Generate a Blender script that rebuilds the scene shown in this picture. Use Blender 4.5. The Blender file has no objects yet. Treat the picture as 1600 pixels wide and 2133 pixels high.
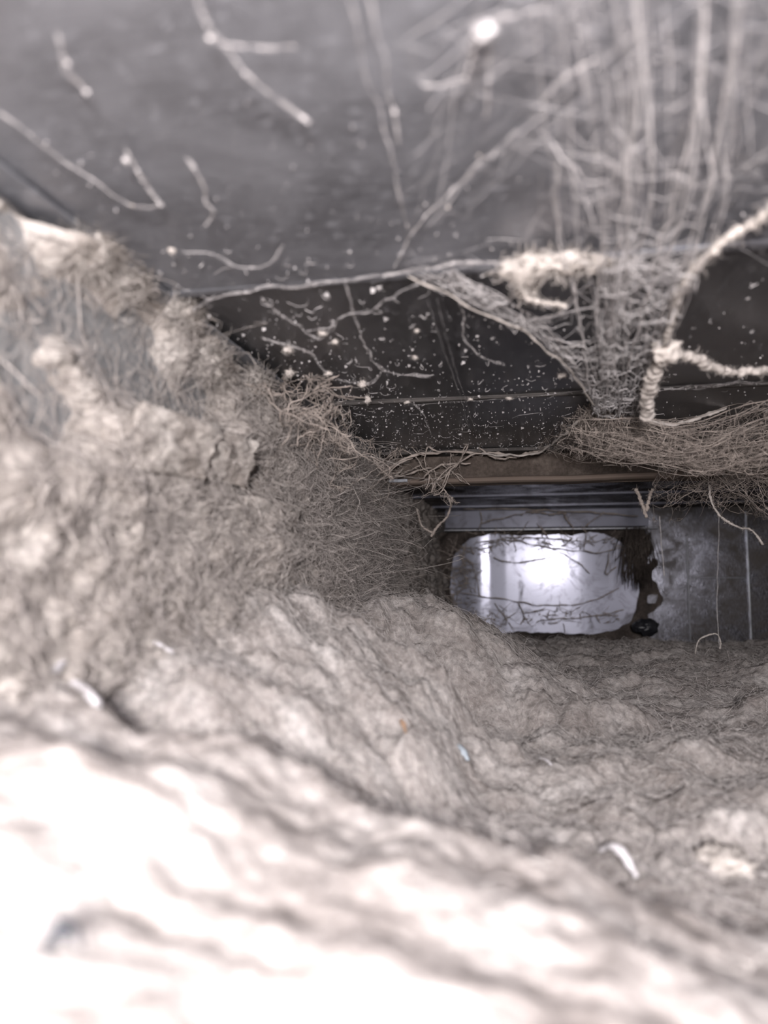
import bpy, math
import numpy as np
from mathutils import Vector

rng = np.random.default_rng(11)
SC = bpy.context.scene
COL = SC.collection

# ------------------------------------------------------------------ camera, world, lamp, exposure
F = 1500.0
YAW, PITCH = math.radians(11.63), math.radians(4.915)
cam_d = bpy.data.cameras.new('camera')
cam = bpy.data.objects.new('camera', cam_d)
COL.objects.link(cam)
cam.location = (0, 0, 0)
cam.rotation_euler = (math.pi / 2 + PITCH, 0, YAW)
cam_d.sensor_fit = 'VERTICAL'
cam_d.sensor_height = 36.0
cam_d.lens = 36.0 * F / 2133.0
cam_d.clip_start = 0.004
cam_d.dof.use_dof = True
cam_d.dof.focus_distance = 0.50
cam_d.dof.aperture_fstop = 7.6
SC.camera = cam

world = bpy.data.worlds.new('world')
SC.world = world
world.use_nodes = True
world.node_tree.nodes['Background'].inputs[0].default_value = (0.80, 0.86, 1.0, 1)
world.node_tree.nodes['Background'].inputs[1].default_value = 0.22

lamp_d = bpy.data.lights.new('phone_torch', 'POINT')
lamp_d.energy = 10.5
lamp_d.color = (1.0, 0.968, 0.985)
lamp_d.shadow_soft_size = 0.020
lamp = bpy.data.objects.new('phone_torch', lamp_d)
lamp.location = (0.018, -0.105, 0.024)
COL.objects.link(lamp)

SC.cycles.use_denoising = True
SC.cycles.max_bounces = 2
SC.cycles.diffuse_bounces = 1
SC.cycles.use_adaptive_sampling = True
SC.cycles.adaptive_threshold = 0.08
SC.cycles.adaptive_min_samples = 20
SC.cycles.glossy_bounces = 2
SC.cycles.debug_use_spatial_splits = True
SC.view_settings.view_transform = 'Standard'
SC.view_settings.look = 'None'
SC.view_settings.gamma = 1.0
SC.view_settings.exposure = 0.0
SC.view_settings.use_curve_mapping = False

# ------------------------------------------------------------------ duct dimensions (metres, camera at origin)
ZC = 0.100            # ceiling above the lens
XL, XR = -0.134, 0.302
ZF = -0.110           # sheet metal floor under the lint
YH = 0.600            # header where the duct gets lower
ZC2 = 0.087           # ceiling of the lower section
YE = 1.000            # end plate
YB = -0.16            # open end behind the lens

cy, sy, cp, sp = math.cos(YAW), math.sin(YAW), math.cos(PITCH), math.sin(PITCH)
R_ = np.array([cy, sy, 0.0]); F_ = np.array([-sy * cp, cy * cp, sp]); U_ = np.array([sy * sp, -cy * sp, cp])
def ray(px, py): return F_ + R_ * (px - 800) / F + U_ * (1066.5 - py) / F
def on_z(px, py, z): r = ray(px, py); return r * (z / r[2])
def on_y(px, py, y): r = ray(px, py); return r * (y / r[1])
def on_x(px, py, x): r = ray(px, py); return r * (x / r[0])

# ------------------------------------------------------------------ noise
_perm = np.arange(256); np.random.default_rng(3).shuffle(_perm); _perm = np.concatenate([_perm, _perm, _perm])
_g = np.random.default_rng(5).normal(size=(256, 3)); _g /= np.linalg.norm(_g, axis=1)[:, None]
def perlin(p):
    p = np.asarray(p, dtype=np.float64)
    i = np.floor(p).astype(np.int64); f = p - i; i &= 255
    u = f * f * f * (f * (f * 6 - 15) + 10)
    def gr(a, b, c):
        h = _perm[_perm[_perm[(i[..., 0] + a) & 255] + ((i[..., 1] + b) & 255)] + ((i[..., 2] + c) & 255)]
        g = _g[h]
        return g[..., 0] * (f[..., 0] - a) + g[..., 1] * (f[..., 1] - b) + g[..., 2] * (f[..., 2] - c)
    x00 = gr(0, 0, 0) * (1 - u[..., 0]) + gr(1, 0, 0) * u[..., 0]
    x10 = gr(0, 1, 0) * (1 - u[..., 0]) + gr(1, 1, 0) * u[..., 0]
    x01 = gr(0, 0, 1) * (1 - u[..., 0]) + gr(1, 0, 1) * u[..., 0]
    x11 = gr(0, 1, 1) * (1 - u[..., 0]) + gr(1, 1, 1) * u[..., 0]
    y0 = x00 * (1 - u[..., 1]) + x10 * u[..., 1]; y1 = x01 * (1 - u[..., 1]) + x11 * u[..., 1]
    return (y0 * (1 - u[..., 2]) + y1 * u[..., 2]) * 1.6
def fbm(p, octs=4, lac=2.1, gain=0.5):
    a, s, out = 1.0, 1.0, 0
    for k in range(octs):
        out = out + a * perlin(p * s + 17.3 * k); a *= gain; s *= lac
    return out
def smooth(a, b, x):
    t = np.clip((x - a) / (b - a), 0, 1); return t * t * (3 - 2 * t)
def smax(a, b, k=0.006):
    h = np.clip(0.5 + 0.5 * (a - b) / k, 0, 1); return b * (1 - h) + a * h + k * h * (1 - h)

# ------------------------------------------------------------------ mesh helpers
def np_mesh(name, V, Q, smooth_=True):
    """V (n,3), Q (m,3|4) -> mesh"""
    me = bpy.data.meshes.new(name)
    V = np.ascontiguousarray(V, dtype=np.float32); Q = np.ascontiguousarray(Q, dtype=np.int32)
    k = Q.shape[1]
    me.vertices.add(len(V)); me.vertices.foreach_set('co', V.ravel())
    me.loops.add(Q.size); me.loops.foreach_set('vertex_index', Q.ravel())
    me.polygons.add(len(Q)); me.polygons.foreach_set('loop_start', np.arange(0, Q.size, k, dtype=np.int32))
    me.polygons.foreach_set('use_smooth', np.full(len(Q), smooth_, dtype=bool))
    me.update(calc_edges=True); me.validate()
    return me
def link(name, me, mat, parent=None, label=None, cat=None, group=None, kind=None):
    o = bpy.data.objects.new(name, me); COL.objects.link(o)
    if me is not None and mat is not None and not me.materials: me.materials.append(mat)
    if parent is not None: o.parent = parent
    if label: o['label'] = label
    if cat: o['category'] = cat
    if group: o['group'] = group
    if kind: o['kind'] = kind
    return o
def box_mesh(name, lo, hi, bevel=0.0):
    lo, hi = np.minimum(lo, hi), np.maximum(lo, hi)
    V = np.array([[x, y, z] for x in (lo[0], hi[0]) for y in (lo[1], hi[1]) for z in (lo[2], hi[2])])
    Q = np.array([[0, 1, 3, 2], [4, 6, 7, 5], [0, 4, 5, 1], [2, 3, 7, 6], [0, 2, 6, 4], [1, 5, 7, 3]])
    me = np_mesh(name, V, Q, False)
    if bevel > 0:
        import bmesh
        bm = bmesh.new(); bm.from_mesh(me)
        bmesh.ops.bevel(bm, geom=bm.edges[:], offset=bevel, segments=2, affect='EDGES', profile=0.5)
        bm.to_mesh(me); bm.free()
    return me
def grid_quads(nu, nv):
    i = np.arange(nu - 1)[:, None] * nv + np.arange(nv - 1)[None, :]
    return np.stack([i, i + nv, i + nv + 1, i + 1], -1).reshape(-1, 4)
def profile_x(name, prof, x0, x1, nx=2, wob=0.0):
    """a cross-section in (y,z) swept across the duct from x0 to x1 (closed profile)"""
    prof = np.array(prof); n = len(prof); xs = np.linspace(x0, x1, nx)
    V = np.zeros((nx, n, 3)); V[..., 0] = xs[:, None]; V[..., 1] = prof[:, 0]; V[..., 2] = prof[:, 1]
    if wob: V[..., 2] += wob * perlin(np.stack([xs * 18, xs * 0, xs * 0 + 3], -1))[:, None]
    Q = []
    for a in range(nx - 1):
        for b in range(n):
            c = (b + 1) % n; Q.append([a * n + b, a * n + c, (a + 1) * n + c, (a + 1) * n + b])
    return np_mesh(name, V.reshape(-1, 3), np.array(Q), False)

def tubes_uniform(P, Rr, sides=3):
    """P (N,S,3), Rr (N,S) -> V,Q"""
    N, S, _ = P.shape
    T = np.gradient(P, axis=1); T /= np.linalg.norm(T, axis=2)[..., None] + 1e-12
    ref = np.where(np.abs(T[:, :1, 2:3]) < 0.8, np.array([0, 0, 1.0]), np.array([1.0, 0, 0]))
    A = np.cross(T, np.broadcast_to(ref, T.shape)); A /= np.linalg.norm(A, axis=2)[..., None] + 1e-12
    B = np.cross(T, A)
    ang = np.arange(sides) * 2 * math.pi / sides
    V = P[:, :, None, :] + Rr[:, :, None, None] * (A[:, :, None, :] * np.cos(ang)[None, None, :, None] + B[:, :, None, :] * np.sin(ang)[None, None, :, None])
    base = (np.arange(N) * S * sides)[:, None, None]
    s = np.arange(S - 1)[None, :, None] * sides; k = np.arange(sides)[None, None, :]; k2 = (k + 1) % sides
    Q = np.stack([base + s + k, base + s + k2, base + s + sides + k2, base + s + sides + k], -1).reshape(-1, 4)
    return V.reshape(-1, 3), Q
class Web:
    """collects strands of any length, builds one mesh"""
    def __init__(s): s.V, s.Q, s.n = [], [], 0
    def add(s, V, Q): s.V.append(V); s.Q.append(Q + s.n); s.n += len(V)
    def strand(s, P, r, sides=3, lump=0.45, freq=350.0):
        P = np.asarray(P, dtype=float)
        nz = perlin(P * freq) if len(P) > 2 else np.zeros(len(P))
        rad = np.asarray(r) * np.clip(1 + lump * 2 * nz, 0.35, 3)
        rad = np.broadcast_to(rad, (len(P),)).copy(); rad[0] *= 0.5; rad[-1] *= 0.5
        V, Q = tubes_uniform(P[None], rad[None], sides)
        if sides >= 6:
            c = np.repeat(P, sides, axis=0); d = V - c
            V = c + d * np.clip(1 + 0.75 * fbm(V * (0.55 / max(float(np.max(r)), 2e-4)), 3), .3, 2.2)[:, None]
        s.add(V, Q)
    def many(s, P, Rr, sides=3): s.add(*tubes_uniform(P, Rr, sides))
    def mesh(s, name): return np_mesh(name, np.concatenate(s.V), np.concatenate(s.Q))
def resample(pts, n, wig=0.0, freq=60.0, seed=0.0):
    """smooth (Catmull-Rom) path through points with n samples and a noise wiggle"""
    pts = np.asarray(pts, dtype=float)
    if len(pts) == 2:
        t = np.linspace(0, 1, n)[:, None]; P = pts[0] * (1 - t) + pts[1] * t
    else:
        q = np.vstack([2 * pts[0] - pts[1], pts, 2 * pts[-1] - pts[-2]])
        u = np.linspace(0, len(pts) - 1 - 1e-6, n); i = u.astype(int); f = (u - i)[:, None]
        a, b, c, d = q[i], q[i + 1], q[i + 2], q[i + 3]
        P = 0.5 * (2 * b + (c - a) * f + (2 * a - 5 * b + 4 * c - d) * f ** 2 + (3 * b - a - 3 * c + d) * f ** 3)
    if wig:
        e = np.sin(np.linspace(0, math.pi, n))[:, None] ** 0.5
        w = np.stack([perlin(P * freq + seed + k * 31.7) for k in range(3)], -1)
        P = P + wig * w * e
    return P
def blob(center, r, seed, squash=(1, 1, 1), rough=0.45, res=2):
    import bmesh
    bm = bmesh.new(); bmesh.ops.create_icosphere(bm, subdivisions=res, radius=1)
    V = np.array([v.co[:] for v in bm.verts]); Q = np.array([[v.index for v in f.verts] for f in bm.faces]); bm.free()
    V = V * (1 + rough * fbm(V * 1.6 + seed * 7.1, 3))[:, None]
    return V * r * np.array(squash) + np.asarray(center), Q

# ------------------------------------------------------------------ materials
def nodes(name):
    m = bpy.data.materials.new(name); m.use_nodes = True
    nt = m.node_tree; return m, nt, nt.nodes['Principled BSDF'], nt.nodes['Material Output']
def noise(nt, scale, detail=3, rough=0.6, vec=None, dist=0.0):
    n = nt.nodes.new('ShaderNodeTexNoise'); n.inputs['Scale'].default_value = scale
    n.inputs['Detail'].default_value = detail; n.inputs['Roughness'].default_value = rough
    n.inputs['Distortion'].default_value = dist
    if vec is not None: nt.links.new(vec, n.inputs['Vector'])
    return n
def coords(nt, scale=(1, 1, 1)):
    t = nt.nodes.new('ShaderNodeTexCoord'); mp = nt.nodes.new('ShaderNodeMapping'); mp.inputs['Scale'].default_value = scale
    nt.links.new(t.outputs['Object'], mp.inputs['Vector']); return mp.outputs['Vector']
def ramp(nt, src, stops):
    r = nt.nodes.new('ShaderNodeValToRGB'); e = r.color_ramp.elements
    while len(e) < len(stops): e.new(0.5)
    for k, (p, c) in enumerate(stops):
        e[k].position = p; e[k].color = (c[0], c[1], c[2], 1) if isinstance(c, (tuple, list)) else (c, c, c, 1)
    nt.links.new(src, r.inputs[0]); return r
def lint_mat(name, dark, mid, light, bump=1.0):
    m, nt, b, out = nodes(name)
    v = coords(nt)
    n1 = noise(nt, 42, 3, 0.62, v, 0.0)
    r = ramp(nt, n1.outputs['Fac'], [(0.30, dark), (0.52, mid), (0.72, light)])
    n2 = noise(nt, 330, 2, 0.7, v, 0.0)
    mx = nt.nodes.new('ShaderNodeMixRGB'); mx.blend_type = 'MULTIPLY'; mx.inputs[0].default_value = 0.65
    r2 = ramp(nt, n2.outputs['Fac'], [(0.30, 0.55), (0.52, 1.0), (0.72, 1.35)])
    nt.links.new(r.outputs[0], mx.inputs[1]); nt.links.new(r2.outputs[0], mx.inputs[2])
    nt.links.new(mx.outputs[0], b.inputs['Base Color'])
    b.inputs['Roughness'].default_value = 1.0; b.inputs['Specular IOR Level'].default_value = 0.0
    n3 = noise(nt, 1000, 1, 0.6, v, 0.0)
    bp = nt.nodes.new('ShaderNodeBump'); bp.inputs['Strength'].default_value = 0.5 * bump; bp.inputs['Distance'].default_value = 0.0013
    ad = nt.nodes.new('ShaderNodeMath'); ad.operation = 'MULTIPLY_ADD'; ad.inputs[1].default_value = 0.4
    nt.links.new(n3.outputs['Fac'], ad.inputs[0]); nt.links.new(n2.outputs['Fac'], ad.inputs[2])
    nt.links.new(ad.outputs[0], bp.inputs['Height']); nt.links.new(bp.outputs[0], b.inputs['Normal'])
    return m
def plain(name, col, rough=1.0, metal=0.0, spec=0.0, var=0.25, scale=160):
    m, nt, b, out = nodes(name)
    n = noise(nt, scale, 3, 0.6, coords(nt))
    r = ramp(nt, n.outputs['Fac'], [(0.3, tuple(c * (1 - var) for c in col)), (0.7, tuple(min(1, c * (1 + var)) for c in col))])
    nt.links.new(r.outputs[0], b.inputs['Base Color'])
    b.inputs['Roughness'].default_value = rough; b.inputs['Metallic'].default_value = metal; b.inputs['Specular IOR Level'].default_value = spec
    return m
def metal_mat(name, col, rough, dust_col, dust_lo, dust_hi, dust_max, streak=(60, 14, 60), speck=0.0, bump=0.12, metal=1.0, base_dust=0.0):
    """galvanised sheet with a film and specks of dust"""
    m, nt, b, out = nodes(name)
    v = coords(nt); vs = coords(nt, streak)
    ns = noise(nt, 12, 4, 0.65, vs)
    rr = ramp(nt, ns.outputs['Fac'], [(0.3, max(0.03, rough - 0.09)), (0.7, rough + 0.09)])
    nt.links.new(rr.outputs[0], b.inputs['Roughness'])
    rc = ramp(nt, ns.outputs['Fac'], [(0.3, tuple(c * 0.8 for c in col)), (0.7, tuple(min(1, c * 1.2) for c in col))])
    nt.links.new(rc.outputs[0], b.inputs['Base Color'])
    b.inputs['Metallic'].default_value = metal; b.inputs['Specular IOR Level'].default_value = 0.3
    bp = nt.nodes.new('ShaderNodeBump'); bp.inputs['Strength'].default_value = bump; bp.inputs['Distance'].default_value = 0.0008
    nt.links.new(ns.outputs['Fac'], bp.inputs['Height']); nt.links.new(bp.outputs[0], b.inputs['Normal'])
    nd = noise(nt, 26, 5, 0.7, v, 0.5)
    rd = ramp(nt, nd.outputs['Fac'], [(dust_lo, base_dust), (dust_hi, dust_max)])
    fac = rd.outputs[0]
    if speck > 0:
        n3 = noise(nt, 420, 3, 0.6, coords(nt, (0.5, 1, 1)))
        r3 = ramp(nt, n3.outputs['Fac'], [(0.48, 0.0), (0.68, speck)])
        mx = nt.nodes.new('ShaderNodeMath'); mx.operation = 'MAXIMUM'
        nt.links.new(fac, mx.inputs[0]); nt.links.new(r3.outputs[0], mx.inputs[1]); fac = mx.outputs[0]
    df = nt.nodes.new('ShaderNodeBsdfDiffuse'); df.inputs['Color'].default_value = (*dust_col, 1)
    ms = nt.nodes.new('ShaderNodeMixShader')
    nt.links.new(fac, ms.inputs[0]); nt.links.new(b.outputs[0], ms.inputs[1]); nt.links.new(df.outputs[0], ms.inputs[2])
    nt.links.new(ms.outputs[0], out.inputs['Surface'])
    return m

M = {}
M['lint'] = lint_mat('lint', (0.27, 0.236, 0.218), (0.39, 0.350, 0.328), (0.52, 0.48, 0.457))
M['lint_wall'] = lint_mat('lint_wall', (0.25, 0.214, 0.190), (0.38, 0.338, 0.308), (0.51, 0.465, 0.430))
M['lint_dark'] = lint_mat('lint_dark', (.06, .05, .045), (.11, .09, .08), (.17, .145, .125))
M['fibre'] = plain('fibre', (0.53, 0.485, 0.46), var=0.45, scale=330)
M['fibre_wall'] = plain('fibre_wall', (0.45, 0.40, 0.37), var=0.45, scale=330)
M['web'] = plain('web', (0.60, 0.56, 0.55), var=0.2, scale=90)
M['web_grey'] = plain('web_grey', (0.40, 0.378, 0.378), var=0.2, scale=90)
M['web_thick'] = plain('web_thick', (0.53, 0.475, 0.435), var=0.2, scale=300)
M['web_brown'] = plain('web_brown', (0.46, 0.39, 0.345), var=0.25, scale=90)
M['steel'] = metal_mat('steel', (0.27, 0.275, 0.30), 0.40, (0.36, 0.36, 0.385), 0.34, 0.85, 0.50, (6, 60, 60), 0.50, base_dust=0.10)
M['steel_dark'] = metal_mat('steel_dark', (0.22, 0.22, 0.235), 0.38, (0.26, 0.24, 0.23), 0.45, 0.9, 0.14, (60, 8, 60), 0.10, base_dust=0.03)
M['steel_wall'] = metal_mat('steel_wall', (0.28, 0.31, 0.35), 0.45, (0.40, 0.385, 0.375), 0.35, 0.75, 0.65, (60, 60, 60), 0.75, base_dust=0.12)
def end_mat(name, col, mixw):
    """clean galvanised sheet: a tight and a broad gloss lobe, with dark dirt freckles"""
    m, nt, b, out = nodes(name); v = coords(nt)
    b.inputs['Base Color'].default_value = (*col, 1); b.inputs['Metallic'].default_value = 1; b.inputs['Roughness'].default_value = 0.19
    g2 = nt.nodes.new('ShaderNodeBsdfGlossy')
    g2.inputs['Color'].default_value = (*col, 1); g2.inputs['Roughness'].default_value = 0.55
    m1 = nt.nodes.new('ShaderNodeMixShader'); m1.inputs[0].default_value = mixw
    nt.links.new(b.outputs[0], m1.inputs[1]); nt.links.new(g2.outputs[0], m1.inputs[2])
    n = noise(nt, 34, 6, 0.72, v, 0.8); r = ramp(nt, n.outputs['Fac'], [(0.50, 0.0), (0.72, 0.9)])
    df = nt.nodes.new('ShaderNodeBsdfDiffuse'); df.inputs['Color'].default_value = (.14, .125, .12, 1)
    m2 = nt.nodes.new('ShaderNodeMixShader'); nt.links.new(r.outputs[0], m2.inputs[0]); nt.links.new(m1.outputs[0], m2.inputs[1]); nt.links.new(df.outputs[0], m2.inputs[2])
    nt.links.new(m2.outputs[0], out.inputs['Surface']); return m
M['steel_end'] = end_mat('steel_end', (.50, .50, .585), 0.86)
M['steel_strip'] = end_mat('steel_strip', (.17, .17, .20), 0.9)
M['steel_side'] = metal_mat('steel_side', (0.20, 0.20, 0.23), 0.26, (0.13, 0.115, 0.105), 0.36, 0.62, 0.95, (60, 60, 16), 0.0, bump=0.3, base_dust=.12)
M['dull'] = plain('dull', (.10, .09, .085), .95, 0, .05, .3, 40)
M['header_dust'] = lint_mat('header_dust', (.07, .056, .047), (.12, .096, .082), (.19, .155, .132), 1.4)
M['dusty_steel'] = metal_mat('dusty_steel', (0.35, 0.34, 0.34), 0.4, (0.225, 0.175, 0.145), 0.25, 0.60, 0.99, (10, 60, 60), 0.2, base_dust=0.88)

# ------------------------------------------------------------------ the duct shell
T = 0.004
ceiling = link('ceiling', box_mesh('ceiling', (XL - .01, YB, ZC + 0.004), (XR + .01, YH + .006, ZC + 0.010)), M['steel_dark'], kind='structure',
               label='dark sheet metal ceiling of the duct')
S1, S2 = 0.232, 0.410
def sheet(y0, y1, z, mat, name='sheet_panel'):
    nx, ny = 40, 24
    x = np.linspace(XL - .004, XR + .004, nx); y = np.linspace(y0, y1, ny)
    X, Y = np.meshgrid(x, y, indexing='ij')
    Z = z + 0.0009 * perlin(np.stack([X * 9, Y * 9, X * 0 + z * 50], -1))
    V = np.stack([X, Y, Z], -1).reshape(-1, 3); Q = grid_quads(nx, ny)[:, ::-1]
    V2 = V + np.array([0, 0, 0.0012]); n = len(V)
    return link(name, np_mesh(name, np.vstack([V, V2]), np.vstack([Q, Q[:, ::-1] + n])), mat, ceiling)
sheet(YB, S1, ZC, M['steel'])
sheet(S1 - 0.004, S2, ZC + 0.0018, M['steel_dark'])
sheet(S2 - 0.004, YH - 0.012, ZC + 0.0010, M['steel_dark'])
for ys, w, zz in ((S1, 0.004, ZC - 0.0006), (S2, 0.003, ZC - 0.0002)):
    link('seam_fold', profile_x('seam_fold', [(ys - w, zz + .003), (ys - w, zz + .0006), (ys - w * .8, zz), (ys + w * .1, zz), (ys + w * .3, zz + .0008), (ys + w * .3, zz + .003)], XL, XR, 30, 0.0006), M['steel'] if ys == S1 else M['dull'], ceiling)

wall_left = link('wall_left', box_mesh('wall_left', (XL - T, YB, ZF), (XL, YE + .02, ZC + .004)), M['steel_wall'], kind='structure', label='blue-grey sheet metal side wall under patchy lint')
wall_right = link('wall_right', box_mesh('wall_right', (XR, YB, ZF), (XR + T, YE + .02, ZC + .004)), M['steel_dark'], kind='structure', label='dark sheet metal wall at the far side of the duct')
floor = link('floor', box_mesh('floor', (XL - T, YB, ZF - T), (XR + T, YE + .02, ZF)), M['steel_dark'], kind='structure', label='sheet metal duct floor buried under the lint')
# folded corner seam between left wall and ceiling
corner = link('trim_1', box_mesh('trim_1', (XL, YB, ZC - 0.0042), (XL + 0.0016, YH - .01, ZC - 0.0026), 0.0004), M['steel_dark'], kind='structure', label='dark folded seam where the left wall meets the ceiling')
link('flange', box_mesh('flange', (XL, YB, ZC - 0.0018), (XL + 0.010, YH - .01, ZC - 0.0008), 0.0003), M['steel'], corner)

# header where the duct steps down, with its rolled lip
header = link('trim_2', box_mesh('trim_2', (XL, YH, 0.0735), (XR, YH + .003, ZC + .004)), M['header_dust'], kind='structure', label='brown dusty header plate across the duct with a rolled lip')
lip = [(YH - .010 + .006 * math.cos(a), 0.0765 + .0028 * math.sin(a)) for a in np.linspace(math.pi * 1.5, math.pi * 0.5, 7)] + [(YH + .004, .0795), (YH + .004, .0737)]
link('rolled_lip', profile_x('rolled_lip', lip, XL + .02, XR, 40, 0.0008), M['dusty_steel'], header)
link('shelf_edge', profile_x('shelf_edge', [(YH - .020, ZC + .001), (YH - .020, ZC - .0016), (YH - .002, ZC - .0016), (YH - .002, ZC + .001)], XL, XR, 20, 0.0005), M['dull'], header)
link('clean_metal_edge', box_mesh('clean_metal_edge', (XL + .018, YH - .0175, .0755), (XL + .034, YH - .0155, .0785), .0004), plain('bare_edge', (.75, .78, .85), .25, 1.0, .5, .1), header)

lowc = link('trim_3', box_mesh('trim_3', (XL, YH + .003, ZC2), (XR, YE + .01, ZC2 + .004)), M['steel_side'], kind='structure', label='dark ceiling of the lower duct section beyond the lip')
for ys in (0.80, 0.925):
    link('seam_fold', profile_x('seam_fold', [(ys - .006, ZC2 + .001), (ys - .006, ZC2 - .0022), (ys + .006, ZC2 - .0022), (ys + .006, ZC2 + .001)], XL, XR, 20, .0004), M['steel_strip'], lowc)

# end plate of the duct, a bright dished panel with folded strip above and a dull side panel
wall_back = link('wall_back', box_mesh('wall_back', (XL, YE + .012, ZF), (XR, YE + .02, ZC2 + .004)), M['dull'], kind='structure', label='sheet metal end of the duct')
def end_panel():
    x0, x1, z0, z1 = -0.116, 0.140, -0.083, 0.0575
    nx, nz = 110, 62
    X, Z = np.meshgrid(np.linspace(x0, x1, nx), np.linspace(z0, z1, nz), indexing='ij')
    cx, cz_ = 0.5 * (x0 + x1), 0.5 * (z0 + z1); hx, hz = 0.5 * (x1 - x0), 0.5 * (z1 - z0); rad = 0.056
    qx = np.abs(X - cx) - (hx - rad); qz = np.abs(Z - cz_) - (hz - rad)
    d = np.minimum(np.maximum(qx, qz), 0) + np.hypot(np.maximum(qx, 0), np.maximum(qz, 0)) - rad   # <0 inside a rounded outline
    Y = YE + 0.0003 * perlin(np.stack([X * 14, Z * 14, X * 0], -1))
    Y += 0.006 * smooth(0.06, 0.14, X) - (X - 0.03) * 0.014 + 0.006 * smooth(-.07, -.116, X) - 0.004 * Z
    f = np.clip((X + .071) / .014, 0, 1); Y += np.where(f < 1, .0010 * f, .0010 * np.clip(1 - (X + .057) / .02, 0, 1))    # vertical facet that catches the lamp
    V = np.stack([X, Y, Z], -1).reshape(-1, 3); n = len(V); Q = grid_quads(nx, nz)
    Q = Q[(d.reshape(-1)[Q] < 0.003).all(1)]
    me = np_mesh('end_panel', np.vstack([V, V + np.array([0, .0015, 0])]), np.vstack([Q, Q[:, ::-1] + n]))
    o = link('end_panel', me, M['steel_end'], wall_back); o['label'] = 'bright metal panel with flash glare'
    # ragged collar of dark lint round the panel
    na, nr = 220, 12
    th = np.linspace(0, 2 * math.pi, na, endpoint=False); V = []
    for a in th:
        dx, dz = math.cos(a), math.sin(a)
        lo, hi = 0.0, 0.3
        for _ in range(30):
            m = .5 * (lo + hi); px, pz = abs(m * dx) - (hx - rad), abs(m * dz) - (hz - rad)
            dd = min(max(px, pz), 0) + math.hypot(max(px, 0), max(pz, 0)) - rad
            lo, hi = (m, hi) if dd < 0 else (lo, m)
        for k in range(nr):
            t = k / (nr - 1); rr = lo - .005 + .034 * t
            V.append((cx + rr * dx, YE - .002 - .020 * math.sin(math.pi * min(1, t * 1.1)) ** .6 * (.5 if dz > .3 else .2 if dx > .6 else 1), cz_ + rr * dz))
    V = np.array(V); V += np.stack([perlin(V * 70 + 3), perlin(V * 60 + 50), perlin(V * 70 + 90)], -1) * np.array([.003, .006, .003]) + np.stack([perlin(V * 260 + 3)] * 3, -1) * .0008
    V[:, 2] = np.clip(V[:, 2], -.105, .0575); V[:, 0] = np.maximum(V[:, 0], XL + .001)
    i = np.arange(na)[:, None] * nr + np.arange(nr - 1)[None, :]; j = ((np.arange(na) + 1) % na)[:, None] * nr + np.arange(nr - 1)[None, :]
    Q = np.stack([i, j, j + 1, i + 1], -1).reshape(-1, 4)
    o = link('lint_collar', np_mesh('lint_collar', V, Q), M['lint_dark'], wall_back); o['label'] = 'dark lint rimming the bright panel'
end_panel()
link('fold_strip', box_mesh('fold_strip', (-.118, YE - .008, .0625), (.150, YE - .006, ZC2), .0005), M['steel_strip'], wall_back)
link('fold_edge', box_mesh('fold_edge', (-.118, YE - .020, .0582), (.160, YE - .004, .0606), .0007), M['steel_dark'], wall_back)
side = link('side_panel', box_mesh('side_panel', (.146, YE - .004, ZF), (.300, YE - .002, ZC2), .0004), M['steel_side'], wall_back)
link('standing_seam', box_mesh('standing_seam', (.195, YE - .008, ZF), (.1975, YE - .004, .050), .0005), M['steel_dark'], side)
link('corner_bead', box_mesh('corner_bead', (.268, YE - .0075, ZF), (.2700, YE - .004, .080), .0006), plain('bead_steel', (.75, .77, .85), .3, 1.0, .5, .25, 60), side)
link('cross_crease', box_mesh('cross_crease', (.200, YE - .0056, -.006), (.267, YE - .004, -.0035), .0004), M['steel_dark'], side)

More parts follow.
